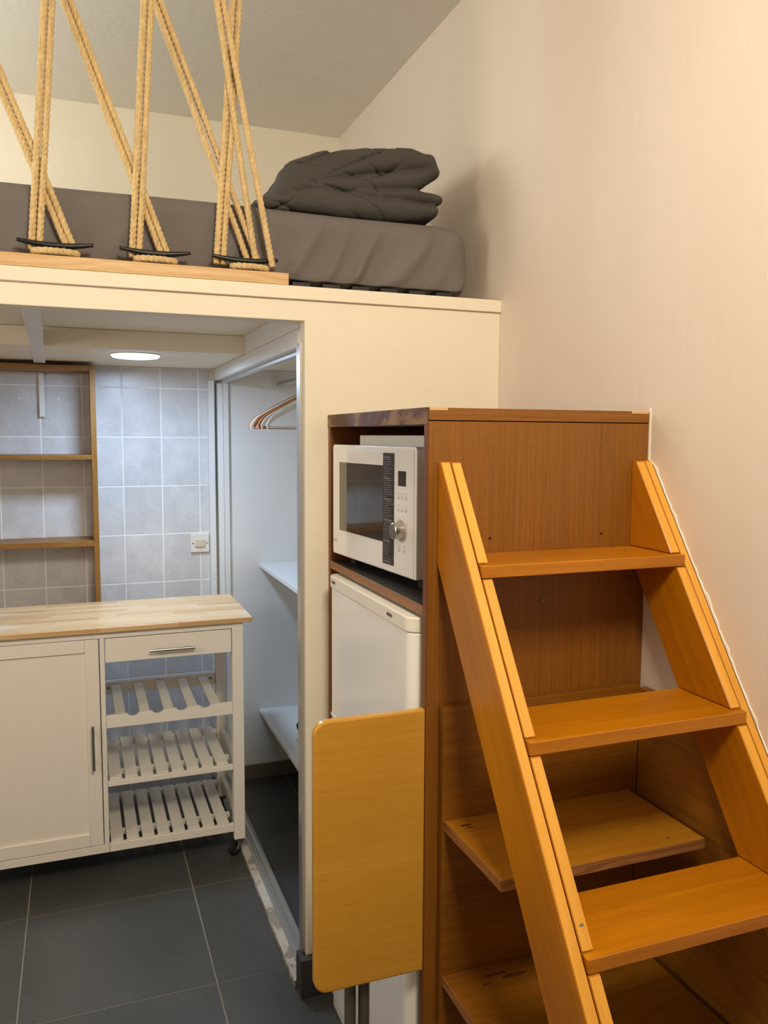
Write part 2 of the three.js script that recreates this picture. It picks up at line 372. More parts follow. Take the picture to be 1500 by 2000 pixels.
{
  const L = KITCHEN_LAMP;
  const g = thing('kitchen_lamp', 'flat round white lamp glowing on the kitchen soffit', 'lamp', [L.x, L.y, L.z]);
  part(g, 'lamp_base', cyl([L.x, 1.9545, L.z], [L.x, 1.951, L.z], 0.092, 0.092, 40), M.plasticWhite);
  const d = new THREE.LatheGeometry([[0.0001, 0.939], [0.06, 0.9395], [0.082, 0.9425], [0.088, 0.947], [0.088, 0.951], [0.0001, 0.951]].map(([r, y]) => new THREE.Vector2(r, y + 1)), 40);
  d.translate(L.x, 0, L.z);
  part(g, 'diffuser', d, new THREE.MeshStandardMaterial({ color: 0xffffff, emissive: L.color, emissiveIntensity: 3 }), 'bright glowing white diffuser');
  areaLight(L, 0.15, 0.15, [L.x, 1.9365, L.z], [L.x, 0, L.z]);
}

// ---------------------------------------------------------------- loft: bed, duvet, plank, cleats, ropes
{
  const t = thing('bed_base', 'black slatted bed base under the grey mattress', 'bed base', [-1.03, 2.058, -0.8]);
  for (const z of [-0.16, -0.79, -1.42]) part(t, 'rail', B(-1.97, -0.1, 2.0585, 2.068, z - 0.02, z + 0.02), M.slatBlack);
  for (let x = -1.93; x < -0.1; x += 0.0885) part(t, 'slat', B(x - 0.026, x + 0.026, 2.068, 2.082, -1.47, -0.085), M.slatBlack);
}
{
  const x0 = -1.98, x1 = -0.072, y0 = 2.0825, y1 = 2.285, z0 = -1.49, z1 = -0.085, R = 0.055;
  let g = new THREE.BoxGeometry(x1 - x0, y1 - y0, z1 - z0, 300, 40, 120);
  g.deleteAttribute('uv'); g.deleteAttribute('normal'); g = mergeVertices(g, 1e-5);
  g.translate((x0 + x1) / 2, (y0 + y1) / 2, (z0 + z1) / 2);
  const p = g.attributes.position, v = V3(), c = V3(), d = V3();
  for (let i = 0; i < p.count; i++) {
    v.fromBufferAttribute(p, i);
    c.set(Math.min(Math.max(v.x, x0 + R), x1 - R), Math.min(Math.max(v.y, y0 + R * 0.6), y1 - R), Math.min(Math.max(v.z, z0 + R), z1 - R));
    d.subVectors(v, c);
    if (d.length() > 1e-6) { const L = d.length(); const lim = Math.max(Math.abs(d.x), Math.abs(d.y), Math.abs(d.z)); d.multiplyScalar(lim / L); v.copy(c).add(d); }
    // pulled sheet folds fanning down the long face, strongest near the wall end
    const h = (v.y - y0) / (y1 - y0);
    if (v.z > z1 - 0.06) {
      const low = Math.pow(Math.max(0, 1 - h * 0.98), 0.9) * Math.min(1, 0.4 + h * 5);
      const near = 0.35 + 0.65 * sm(Math.min(1, Math.max(0, (v.x + 0.95) / 0.5)));
      const s = v.x - 0.55 * (v.y - y0) + 0.03 * n3(v.x * 6, v.y * 6, 1, 5);
      const f = Math.pow(0.5 + 0.5 * Math.sin(s * 62 + 5 * n3(v.x * 5, 3, 2, 9)), 2.2) * n3(s * 11, 1, 0, 3);
      v.z += low * near * 0.032 * f - 0.006 * low;
      v.z += 0.006 * (n3(v.x * 3.2, v.y * 5, 1, 21) - 0.5);
    }
    v.y += (h > 0.5 ? 1 : 0.2) * 0.008 * (n3(v.x * 2.4, v.z * 3, 2, 25) - 0.5);
    if (v.x > -0.2) v.y -= 0.02 * Math.pow((v.x + 0.2) / 0.13, 2) * h;
    if (v.x > x1 - 0.06 && v.z > z1 - 0.12) { const s = v.y * 40 + v.z * 30; v.x += 0.004 * Math.sin(s) * (1 - h); }
    p.setXYZ(i, v.x, Math.max(v.y, y0), v.z);
  }
  g.computeVertexNormals();
  solo('mattress', uvm(g.toNonIndexed(), [1, 0, 0], 0), M.sheet, 'thick mattress in a taupe-grey fitted sheet on the loft', 'mattress');
}
{ // folded duvet: a thick folded ribbon meshed from a distance field
  const res = 112, mc = new MarchingCubes(res, new THREE.MeshBasicMaterial(), false, false, 400000);
  mc.isolation = 0;
  const DY = 0.01, C = V3(-0.42, 2.385, -0.36), S = V3(0.36, 0.145, 0.30);
  const outer = [[-0.160, 2.437, 0.013], [-0.178, 2.466, 0.022], [-0.24, 2.470, 0.032], [-0.36, 2.455, 0.037], [-0.49, 2.425, 0.041], [-0.585, 2.38, 0.046], [-0.625, 2.335, 0.03], [-0.60, 2.317, 0.03], [-0.475, 2.322, 0.038], [-0.30, 2.322, 0.032], [-0.165, 2.318, 0.02]];
  const second = [[-0.160, 2.437, 0.013], [-0.22, 2.415, 0.026], [-0.33, 2.397, 0.030], [-0.45, 2.375, 0.026], [-0.54, 2.362, 0.020]];
  const third = [[-0.145, 2.352, 0.012], [-0.25, 2.362, 0.020], [-0.40, 2.356, 0.022]];
  const tail = [[-0.62, 2.31, 0.026], [-0.70, 2.298, 0.012]];
  function rib(pts, x, y) {
    let best = 1e9;
    for (let i = 0; i + 1 < pts.length; i++) {
      const [ax, ay, ar] = pts[i], [bx, by, br] = pts[i + 1], dx = bx - ax, dy = by - ay;
      const t = Math.max(0, Math.min(1, ((x - ax) * dx + (y - ay) * dy) / (dx * dx + dy * dy)));
      best = Math.min(best, Math.hypot(x - ax - dx * t, y - ay - dy * t) - (ar + (br - ar) * t));
    }
    return best;
  }
  const smin = (a, b, k) => { const h = Math.max(k - Math.abs(a - b), 0) / k; return Math.min(a, b) - h * h * k * 0.25; };
  const half = res / 2;
  for (let k = 0; k < res; k++) for (let j = 0; j < res; j++) for (let i = 0; i < res; i++) {
    const x = C.x + S.x * (i - half) / half, y = C.y + S.y * (j - half) / half, z = C.z + S.z * (k - half) / half;
    const w1 = 0.014 * (n3(x * 7, z * 7, 1, 51) - 0.5), w2 = 0.02 * (n3(z * 6, 2, 1, 53) - 0.5);
    const xx = x + w2, yy = y + w1 - DY;
    let d2 = smin(rib(outer, xx, yy), rib(second, xx, yy), 0.003);
    d2 = smin(d2, rib(third, xx, yy + 0.006 * (n3(x * 9, z * 5, 4, 57) - 0.5)), 0.006);
    d2 = smin(d2, rib(tail, xx, yy), 0.012);
    const r = 0.035, hz = 0.235 + 0.02 * (n3(x * 6, y * 9, 3, 61) - 0.5), qa = d2 + r, qb = Math.abs(z - C.z) - hz + r;
    let d = Math.min(Math.max(qa, qb), 0) + Math.hypot(Math.max(qa, 0), Math.max(qb, 0)) - r;
    const ph = (0.9 * x - 1.5 * y) * 30 + 9 * n3(x * 4.5, y * 5, z * 4.5, 63), ph2 = (0.5 * x + 1.3 * y) * 46 + 8 * n3(x * 5, y * 4, z * 5, 65);
    const c1 = Math.pow(1 - Math.abs(Math.sin(ph)), 5) * sm(Math.min(1, Math.max(0, 2.6 * n3(x * 9, y * 9, z * 9, 67) - 0.9)));
    const c2 = Math.pow(1 - Math.abs(Math.sin(ph2)), 5) * sm(Math.min(1, Math.max(0, 2.6 * n3(x * 8, y * 11, z * 8, 71) - 1.0)));
    d += 0.011 * c1 + 0.008 * c2 + 0.010 * (n3(x * 11, y * 14, z * 11, 69) - 0.5) + 0.0025 * (n3(x * 40, y * 46, z * 40, 75) - 0.5) - 0.003;
    mc.field[i + j * res + k * res * res] = -d;
  }
  mc.update();
  const n = mc.count, pos = new Float32Array(n * 3);
  for (let i = 0; i < n; i++) for (let a = 0; a < 3; a++) pos[3 * i + a] = C.getComponent(a) + S.getComponent(a) * mc.positionArray[3 * i + a];
  let g = new THREE.BufferGeometry(); g.setAttribute('position', new THREE.BufferAttribute(pos, 3));
  g = mergeVertices(g, 4e-5); g.computeVertexNormals();
  solo('duvet', uvm(g, [1, 0, 0], 0), M.duvet, 'charcoal duvet folded into a thick bundle on the mattress', 'duvet');
}
solo('oak_plank', B(-2.45, -0.654, 2.0597, 2.0915, -0.083, -0.022, { r: 0.002, s: 2 }), M.oakPlank, 'oak plank fixed along the loft edge under the cleats', 'plank');

const CL = [[-1.2425, 'farthest from the cut end of the oak plank'], [-1.002, 'in the middle of the row on the oak plank'], [-0.7685, 'closest to the cut end of the oak plank']];
const ZC = -0.045, YP = 2.0917;
function sweep(pts, radius, { rad = 10, seg = 60 } = {}) {
  const cv = new THREE.CatmullRomCurve3(pts.map(q => V3(...q)), false, 'centripetal');
  const fr = cv.computeFrenetFrames(seg, false), pos = [], idx = [];
  for (let i = 0; i <= seg; i++) {
    const P = cv.getPointAt(i / seg), s = i / seg;
    for (let j = 0; j < rad; j++) {
      const a = j / rad * Math.PI * 2, r = typeof radius === 'function' ? radius(s, a) : radius;
      const q = P.clone().addScaledVector(fr.normals[i], Math.cos(a) * r).addScaledVector(fr.binormals[i], Math.sin(a) * r);
      pos.push(q.x, q.y, q.z);
    }
  }
  for (let i = 0; i < seg; i++) for (let j = 0; j < rad; j++) {
    const a = i * rad + j, b = i * rad + (j + 1) % rad, c = a + rad, d = b + rad;
    idx.push(a, b, c, b, d, c);
  }
  for (const [o, flip] of [[0, 1], [seg * rad, 0]]) for (let j = 1; j + 1 < rad; j++) idx.push(o, flip ? o + j + 1 : o + j, flip ? o + j : o + j + 1);
  const g = new THREE.BufferGeometry();
  g.setAttribute('position', new THREE.Float32BufferAttribute(pos, 3)); g.setIndex(idx);
  g.computeVertexNormals();
  return g;
}
const uvg = (g, dir = [1, 0, 0]) => uvm(g, dir, 0);
CL.forEach(([x, where], i) => {
  const c = thing('rope_cleat', `black metal horn cleat ${where}`, 'cleat', [x, YP, ZC], { group: 'rope cleats along the loft edge' });
  part(c, 'horn', uvg(sweep([[x - 0.089, YP + 0.036, ZC], [x - 0.06, YP + 0.0315, ZC], [x - 0.025, YP + 0.028, ZC], [x + 0.025, YP + 0.028, ZC], [x + 0.06, YP + 0.0315, ZC], [x + 0.089, YP + 0.036, ZC]], s => 0.0042 + 0.0036 * Math.pow(Math.max(0, Math.sin(Math.PI * s)), 0.8), { rad: 14, seg: 40 })), M.black);
  for (const s of [-1, 1]) part(c, 'foot', uvg(cyl([x + s * 0.022, YP, ZC], [x + s * 0.02, YP + 0.027, ZC], 0.008, 0.006, 14)), M.black);
  part(c, 'base_plate', B(x - 0.04, x + 0.04, YP, YP + 0.004, ZC - 0.011, ZC + 0.011), M.black);
});
function ropeGeo(pts, R = 0.0085) {
  const cv = new THREE.CatmullRomCurve3(pts.map(q => V3(...q)), false, 'centripetal');
  const L = cv.getLength(), seg = Math.round(L / 0.0032);
  const g = sweep(pts, (s, a) => R * (0.70 + 0.35 * Math.abs(Math.cos(1.5 * (a - s * L / 0.042 * Math.PI * 2)))), { rad: 24, seg });
  return uvg(g, [0, 1, 0]);
}
// [name of the run, cleat, [bottom x, bottom y, top x, z front/back at the bottom, z at the top], ...]
const HOOK_Y = CEIL - 0.03, hooks = new Map();
function ropeThing(label, runs, coil, cleatX) {
  const o = thing('rope', label, 'rope', [runs[0][0], YP, ZC], { group: 'jute ropes railing the loft edge' });
  for (const [xb, yb, xt, yt, zb, zt] of runs) {
    const k = (HOOK_Y - yb) / (yt - yb), xh = xb + (xt - xb) * k, zh = zb + (zt - zb) * k;
    const pts = [[xb, yb, zb]]; for (let q = 1; q <= 5; q++) pts.push([xb + (xh - xb) * q / 5 + 0.002 * (hash(q, Math.round(xb * 999), 3) - 0.5), yb + (HOOK_Y - yb) * q / 5, zb + (zh - zb) * q / 5]);
    part(o, 'rope_length', ropeGeo(pts), M.rope);
  }
  if (coil) {
    const pts = [], n = 44, turns = 1.9;
    for (let q = 0; q <= n; q++) { const a = q / n * turns * 2 * Math.PI; pts.push([cleatX + coil[0] * Math.cos(a) + coil[2], YP + 0.0078 + 0.006 * q / n, ZC + coil[1] * Math.sin(a)]); }
    part(o, 'rope_coil', ropeGeo(pts, 0.0068), M.rope, 'rope wound under the cleat horns');
  }
}
const zf = -0.059, zk = -0.065;
ropeThing('doubled jute rope rising nearly straight from the cleat farthest from the plank end', [[-1.299, 2.108, -1.249, 2.71, zf, -0.046], [-1.281, 2.108, -1.232, 2.71, zf, -0.046]], [0.052, 0.022, 0], CL[0][0]);
ropeThing('doubled jute rope slanting up and away from the cleat farthest from the plank end', [[-1.211, 2.108, -1.366, 2.512, zk, -0.081], [-1.195, 2.108, -1.348, 2.512, zk, -0.081]]);
ropeThing('doubled jute rope rising nearly straight from the middle cleat', [[-1.060, 2.108, -1.016, 2.75, zf, -0.046], [-1.043, 2.108, -0.999, 2.75, zf, -0.046]], [0.05, 0.022, 0], CL[1][0]);
ropeThing('doubled jute rope slanting up and back from the middle cleat', [[-0.980, 2.108, -1.206, 2.718, zk, -0.081], [-0.963, 2.108, -1.189, 2.718, zk, -0.081]]);
ropeThing('doubled jute rope rising nearly straight from the cleat closest to the plank end', [[-0.844, 2.108, -0.794, 2.79, zf, -0.046], [-0.826, 2.108, -0.776, 2.79, zf, -0.046]]);
ropeThing('doubled jute rope slanting far back from the cleat closest to the plank end', [[-0.752, 2.108, -0.988, 2.758, zk, -0.082], [-0.723, 2.108, -0.971, 2.758, zk, -0.082]]);
ropeThing('doubled jute rope steeply crossing in front of the others by the plank end', [[-0.735, 2.108, -0.842, 2.785, -0.059, -0.024], [-0.697, 2.104, -0.826, 2.785, -0.0295, -0.024]], [0.048, 0.021, 0.012], CL[2][0]);

// ---------------------------------------------------------------- cabinet with microwave and fridge
{
  const c = thing('cabinet', 'tall dark oak veneer cabinet holding the microwave and fridge', 'cabinet', [-0.27, 0, 0.32]);
  const near = part(c, 'side_panel', B(-0.541, 0, 0, 1.682, 0.656, 0.676, { r: 0.001, g: [0, 1, 0] }), M.oakVeneer, 'oak veneer side panel behind the stairs');
  for (const [x, y] of [[-0.399, 1.438], [-0.121, 1.438]]) part(near, 'screw_hole', cyl([x, y, 0.6755], [x, y, 0.6768], 0.0028, 0.0028, 12), M.black);
  part(near, 'screw', cyl([-0.267, 1.298, 0.6755], [-0.267, 1.298, 0.678], 0.0045, 0.004, 14), M.darkSteel);
  part(c, 'side_panel', B(-0.541, 0, 0, 1.675, -0.0285, -0.009, { r: 0.001, g: [0, 1, 0] }), M.cabinetEdge, 'dark oak side panel against the partition');
  part(c, 'panel_edge', B(-0.5428, -0.541, 0, 1.675, 0.6562, 0.6758, { r: 0.0006, g: [0, 1, 0] }), M.cabinetEdge, 'dark brown front edging');
  const top = part(c, 'top_panel', B(-0.538, 0, 1.6755, 1.71, -0.0285, 0.6565, { r: 0.001, g: [0, 0, 1] }), M.cabinetDark);
  part(top, 'torn_edge', B(-0.5425, -0.538, 1.6755, 1.71, -0.0285, 0.672, { r: 0.001, g: [0, 0, 1] }), M.tornEdge, 'torn shiny brown edge with bare wood showing');
  part(top, 'edge_band', B(-0.541, 0, 1.684, 1.709, 0.6568, 0.6775, { r: 0.001, g: [1, 0, 0] }), M.oakVeneer, 'oak edge band chipped at both ends');
  part(top, 'bare_wood', B(-0.54, -0.50, 1.7035, 1.7102, 0.672, 0.6783, { r: 0.0008 }), M.oakPlank, 'pale bare wood at the chipped corner');
  part(top, 'bare_wood', B(-0.05, -0.004, 1.7035, 1.7102, 0.672, 0.6783, { r: 0.0008 }), M.oakPlank, 'pale bare wood at the chipped corner');
  part(c, 'back_panel', B(-0.012, -0.002, 0, 1.675, -0.009, 0.656, { r: 0 }), M.cabinetDark);
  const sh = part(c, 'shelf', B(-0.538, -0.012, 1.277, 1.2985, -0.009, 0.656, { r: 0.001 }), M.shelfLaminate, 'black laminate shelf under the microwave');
  part(sh, 'shelf_edge', B(-0.541, -0.538, 1.277, 1.2985, -0.009, 0.656, { r: 0.0006, g: [0, 0, 1] }), M.shelfEdge, 'worn brown shelf edging');
}
{ // microwave
  const W = 0.5, H = 0.303;
  const m = thing('microwave', 'white microwave oven with dark door window and round silver knob', 'microwave', [-0.54, 1.2985, 0.012], { local: true, turn: -85.2 * Math.PI / 180 });
  const y0 = 0.0265;
  for (const [x, z] of [[0.05, -0.05], [0.45, -0.05], [0.05, -0.32], [0.45, -0.32]]) part(m, 'foot', cyl([x, 0, z], [x, y0 + 0.01, z], 0.014, 0.016, 16), M.blackRubber);
  part(m, 'casing', B(0.012, W + 0.012, y0 + 0.006, y0 + 0.272, -0.36, -0.03, { r: 0.012, s: 3 }), M.applianceWhite);
  const door = part(m, 'door', prismZ(roundRect(0, W, y0, y0 + H, [0.004, 0.012, 0.004, 0.003]), -0.034, -0.0012, { bevel: 0.003 }), M.applianceWhite);
  // printed glass front
  const cw = 1024, ch = 620, cv = document.createElement('canvas'); cv.width = cw; cv.height = ch;
  const c = cv.getContext('2d'); c.fillStyle = '#f9f7f2'; c.fillRect(0, 0, cw, ch);
  const X = x => (x - 0.004) / (W - 0.014) * cw, Y = y => (1 - (y - 0.004) / (H - 0.01)) * ch;
  c.fillStyle = '#8c8880'; c.strokeStyle = '#8c8880'; c.lineWidth = 2;
  c.beginPath(); c.arc(X(0.014), Y(0.038), 10, 0, 7); c.fill();
  c.fillStyle = '#f9f7f2'; c.font = 'bold 13px sans-serif'; c.fillText('L', X(0.014) - 5, Y(0.038) + 5);
  c.fillStyle = '#7c7870'; c.font = 'bold 24px sans-serif'; c.fillText('LG', X(0.02), Y(0.0345));
  c.fillStyle = '#a39d92';
  for (const [y, xs] of [[0.187, [0.412, 0.432, 0.452]], [0.158, [0.412, 0.432, 0.452]], [0.064, [0.418, 0.445]]]) for (const x of xs) {
    c.strokeStyle = '#a39d92'; c.strokeRect(X(x) - 9, Y(y) - 16, 18, 16); c.fillRect(X(x) - 13, Y(y) + 6, 26, 4); c.fillRect(X(x) - 9, Y(y) + 13, 18, 3);
  }
  c.beginPath(); c.arc(X(0.432), Y(0.108), 66, -2.4, -0.3); c.stroke();
  const ft = new THREE.CanvasTexture(cv); ft.colorSpace = THREE.SRGBColorSpace;
  const fg = new THREE.BoxGeometry(W - 0.014, H - 0.01, 0.002); fg.translate(0.004 + (W - 0.014) / 2, y0 + 0.004 + (H - 0.01) / 2, -0.0008);
  part(door, 'glass_front', fg, new THREE.MeshPhysicalMaterial({ map: ft, roughness: 0.12, clearcoat: 1, clearcoatRoughness: 0.03 }), 'glossy white front glass with printed symbols and a small maker mark');
  part(door, 'window', B(0.051, 0.33, y0 + 0.07, y0 + 0.256, 0.0001, 0.0012, { r: 0.0004 }), M.windowDark, 'dark mirror-like door window');
  const sv = document.createElement('canvas'); sv.width = 160; sv.height = 720; const s = sv.getContext('2d');
  s.fillStyle = '#2b2628'; s.fillRect(0, 0, 160, 720); s.fillStyle = '#8f8a88';
  for (let y = 24, k = 0; y < 700; y += 15, k++) {
    if (k % 9 === 0) { s.fillRect(10, y, 90 + 40 * hash(k, 1, 2), 7); s.fillStyle = '#5c5658'; s.fillRect(8, y + 11, 144, 1.5); s.fillStyle = '#8f8a88'; continue; }
    let x = 14; while (x < 60 + 80 * hash(k, 3, 4)) { const w = 8 + 18 * hash(k, Math.round(x), 6); s.fillRect(x, y, w, 4); x += w + 5; }
  }
  const st = new THREE.CanvasTexture(sv); st.colorSpace = THREE.SRGBColorSpace;
  const sg = new THREE.BoxGeometry(0.06, 0.268, 0.0012); sg.translate(0.36, y0 + 0.1525, 0.0009);
  part(door, 'menu_label', sg, new THREE.MeshPhysicalMaterial({ map: st, roughness: 0.35 }), 'dark menu label with rows of tiny light print');
  part(door, 'display', B(0.411, 0.451, y0 + 0.211, y0 + 0.246, 0.0001, 0.001, { r: 0.0003 }), M.displayDark, 'small dark display');
  const kx = 0.432, ky = y0 + 0.108;
  const knob = part(door, 'knob', cyl([kx, ky, 0.0002], [kx, ky, 0.024], 0.021, 0.0195, 40), M.knob, 'brushed silver dial');
  part(knob, 'knob_ring', cyl([kx, ky, 0.0001], [kx, ky, 0.004], 0.026, 0.026, 40), M.clearRing);
  part(knob, 'knob_face', cyl([kx, ky, 0.024], [kx, ky, 0.0252], 0.0185, 0.0165, 40), M.steel);
}
{ // shallow tray turned upside down over the microwave casing
  const t = thing('tray', 'shallow white plastic tray turned upside down on the microwave', 'tray', [-0.54, 1.2985, 0.012], { local: true, turn: -85.2 * Math.PI / 180 });
  const y0 = 0.0265 + 0.2725, x0 = 0.085, x1 = 0.572, z0 = -0.37, z1 = -0.045, H = 0.056;
  part(t, 'tray_floor', B(x0, x1, y0 + H - 0.004, y0 + H, z0, z1, { r: 0.0015 }), M.plasticWhite);
  part(t, 'tray_wall', prismZ(roundRect(x0, x1, y0 - 0.001 - 0.012 + 0.013, y0 + H - 0.003, [0.001, 0.001, 0.012, 0.012]), z1 - 0.004, z1, { bevel: 0.001 }), M.plasticWhite);
  part(t, 'tray_wall', prismZ(roundRect(x0, x1, y0, y0 + H - 0.003, [0.001, 0.001, 0.012, 0.012]), z0, z0 + 0.004, { bevel: 0.001 }), M.plasticWhite);
  for (const x of [x0, x1 - 0.004]) part(t, 'tray_wall', B(x, x + 0.004, y0, y0 + H - 0.004, z0 + 0.004, z1 - 0.004), M.plasticWhite);
}
{ // fridge
  const f = thing('fridge', 'white two-door fridge fitted below the microwave shelf', 'fridge', [-0.3, 0, 0.337]);
  const z0 = 0.04, z1 = 0.636;
  const sideGeo = (x0, x1, y0, y1, r) => { // box with rounded vertical front edges, as seen from above
    const s = new THREE.Shape(); s.moveTo(x1, z0); s.lineTo(x1, z1); s.lineTo(x0 + r, z1); s.absarc(x0 + r, z1 - r, r, Math.PI / 2, Math.PI); s.lineTo(x0, z0 + r); s.absarc(x0 + r, z0 + r, r, Math.PI, 1.5 * Math.PI); s.lineTo(x1, z0);
    const g = new THREE.ExtrudeGeometry(s, { depth: y1 - y0 - 0.006, bevelEnabled: true, bevelSize: 0.003, bevelThickness: 0.003, bevelOffset: -0.003, bevelSegments: 2, curveSegments: 14 });
    g.rotateX(Math.PI / 2); g.translate(0, y1 - 0.003, 0);
    return uvm(g, [0, 1, 0], 0);
  };
  part(f, 'body', B(-0.5, -0.03, 0.02, 1.262, z0 + 0.004, z1 - 0.004, { r: 0.004 }), M.applianceWhite);
  const up = part(f, 'upper_door', sideGeo(-0.56, -0.503, 0.884, 1.236, 0.03), M.applianceWhite, 'glossy white upper door');
  const cap = part(up, 'door_cap', sideGeo(-0.564, -0.503, 1.237, 1.27, 0.032), M.applianceCream, 'cream top cap of the door');
  part(cap, 'maker_badge', B(-0.5652, -0.5638, 1.2515, 1.2585, 0.505, 0.535, { r: 0.0003 }), M.darkSteel, 'tiny dark badge');
  part(cap, 'maker_badge', B(-0.5652, -0.5638, 1.2515, 1.2585, 0.082, 0.11, { r: 0.0003 }), M.darkSteel, 'tiny dark badge');
  part(up, 'door_trim', sideGeo(-0.563, -0.503, 0.874, 0.883, 0.031), M.plasticWhite);
  part(f, 'lower_door', sideGeo(-0.56, -0.503, 0.05, 0.868, 0.03), M.applianceWhite, 'glossy white lower door');
  part(f, 'plinth', B(-0.552, -0.46, 0.0, 0.048, z0 + 0.01, z1 - 0.01, { r: 0.003 }), M.applianceWhite);
}
{ // folded table standing against the cabinet edge
  const t = thing('folding_table', 'folded beech table with rounded corners standing beside the fridge', 'table', [-0.67, 0, 0.655]);
  const s = roundRect(-0.784, -0.5445, 0.513, 1.086, [0.03, 0.001, 0.001, 0.03]);
  part(t, 'tabletop', prismZ(s, 0.66, 0.68, { bevel: 0.004, g: [1, 0, 0] }), M.beech, 'beech laminate top turned upright');
  for (const x of [-0.692, -0.661]) {
    part(t, 'leg', uvg(cyl([x, 0.014, 0.632], [x, 1.0, 0.632], 0.0125, 0.0125, 18), [0, 1, 0]), M.legGrey);
    part(t, 'leg_cap', uvg(cyl([x, 0, 0.632], [x, 0.016, 0.632], 0.014, 0.014, 18), [0, 1, 0]), M.blackRubber);
  }
  part(t, 'leg_bracket', B(-0.71, -0.643, 0.9, 0.99, 0.642, 0.6605, { r: 0.002 }), M.legGrey);
  part(t, 'hinge', B(-0.5445, -0.5428, 0.58, 1.03, 0.661, 0.674, { r: 0 }), M.darkSteel);
}

// ---------------------------------------------------------------- stairs
const SZ = y => 1.752 - 0.665 * y;
{
  const s = thing('staircase', 'steep honey-stained wooden stairs with open treads against the wall', 'stairs', [-0.26, 0, 1.2]);
  const slope = V3(0, -1, 0.665).normalize().toArray(), T = 1.6, D = 0.15, zC = 0.6768;
  const yj = (1.752 - D - zC) / 0.665;    // where the back edge meets the cabinet panel
  const board = () => [[SZ(T), T], [zC, T], [zC, yj], [SZ(0) - D, 0], [SZ(0), 0]];
  part(s, 'stringer', prismX(board(), -0.52, -0.4985, { g: slope, bevel: 0.0018 }), M.stair, 'outer stringer board on the open side');
  part(s, 'stringer', prismX(board(), -0.0205, -0.0026, { g: slope, bevel: 0.0018 }), M.stair, 'outer stringer board along the wall');
  const tops = [1.408, 1.131, 0.855, 0.579, 0.303], TH = 0.0245;
  const strip = (a, b, e0, e1) => prismX([[SZ(a) + 0.0016, a], [SZ(a) - 0.001, a], [SZ(b) - 0.001, b], [SZ(b) + 0.0016, b]], e0, e1, { g: slope, bevel: 0.0005 });
  for (const [e0, e1] of [[-0.5185, -0.4998], [-0.0195, -0.0036]]) part(s, 'lit_edge', strip(T - 0.002, 0.002, e0, e1), M.stairEdgeLit, 'front edge coloured lighter to look lit');
  // cleat boards between the treads
  let prev = T;
  const seg = (a, b) => {
    const q = [[SZ(a), a]];
    const za = SZ(a) - D, zb2 = SZ(b) - D;
    if (za < zC) { q.push([zC, a]); if (zb2 > zC) q.push([zC, yj]); } else q.push([za, a]);
    q.push([Math.max(zb2, zC), b]); q.push([SZ(b), b]);
    return q;
  };
  const bounds = [...tops.map(y => [y, y - TH]), [0, 0]];
  for (const [hi, lo] of bounds) {
    const b = hi + 0.0012;
    part(s, 'stringer_liner', prismX(seg(prev - 0.0012, Math.max(0, b)), -0.4966, -0.475, { g: slope, bevel: 0.0016 }), M.stair);
    part(s, 'stringer_liner', prismX(seg(prev - 0.0012, Math.max(0, b)), -0.044, -0.0222, { g: slope }), M.stair);
    if (hi > 0 || prev > 0.02) for (const [e0, e1] of [[-0.4955, -0.476], [-0.043, -0.0232]]) part(s, 'lit_edge', strip(prev - 0.003, Math.max(0.002, b + 0.002), e0, e1), M.stairEdgeLit, 'front edge coloured lighter to look lit');
    prev = lo;
  }
  tops.forEach((y, i) => {
    const z1 = SZ(y - TH) + 0.001, z0 = Math.max(zC, z1 - 0.166);
    const t = part(s, 'tread', B(-0.4966, -0.0222, y - TH, y, z0, z1, { r: 0.002, s: 2, g: [1, 0, 0] }), M.stair);
    if (i === 2) {
      part(t, 'screw', uvg(cyl([-0.485, y + 0.03, SZ(y + 0.03) - 0.0004], [-0.485, y + 0.0306, SZ(y + 0.03) + 0.0012], 0.0052, 0.0046, 16)), M.steel, 'bright screw head');
    }
  });
}
{ // shelf unit under the stairs
  const u = thing('shelf_unit', 'brown wooden shelves in the space under the stairs', 'shelf unit', [-0.26, 0, 0.8]);
  part(u, 'back_panel', B(-0.512, -0.0215, 0, 1.09, 0.6772, 0.7, { r: 0.001, g: [1, 0, 0] }), M.underBox, 'back board with horizontal grain');
  const edge = y => SZ(y) - 0.152;
  part(u, 'side_panel', prismX([[0.7003, 0], [0.7003, 1.085], [edge(1.085), 1.085], [edge(0), 0]], -0.0212, -0.0028, { g: [0, 0, 1] }), M.underBox);
  for (const [y, z1, front] of [[0.849, 0.946, 1], [0.505, 1.12, 0]]) {
    const sh = part(u, 'shelf', B(-0.507, -0.0455, y - 0.022, y, 0.7005, z1, { r: 0.0015, g: [1, 0, 0] }), front ? M.shelfBoardLit : M.underBox, front ? 'plywood shelf with chipped front edge' : 'lower shelf with a dark knot');
    for (const [kx, kz, a, b] of front ? [[-0.474, 0.733, 0.013, 0.0035], [-0.47, 0.744, 0.009, 0.002], [-0.115, 0.92, 0.003, 0.0025]] : [[-0.40, 0.735, 0.028, 0.004], [-0.36, 0.75, 0.03, 0.006], [-0.43, 0.757, 0.012, 0.002]]) { const k = new THREE.CylinderGeometry(1, 1, 0.0006, 20); k.scale(a, 1, b); k.translate(kx, y + 0.0001, kz); part(sh, 'wood_knot', uvg(k), M.knot, 'dark wood knot'); }
    part(sh, 'edge', B(-0.507, -0.0455, y - 0.0215, y - 0.0006, z1, z1 + 0.0015, { r: 0.0005, g: [1, 0, 0] }), M.plyEdge, 'layered plywood edge');
    part(sh, 'edge', B(-0.5085, -0.507, y - 0.0215, y - 0.0006, 0.7005, z1, { r: 0.0005, g: [0, 0, 1] }), M.plyEdge, 'layered plywood edge');
  }
}

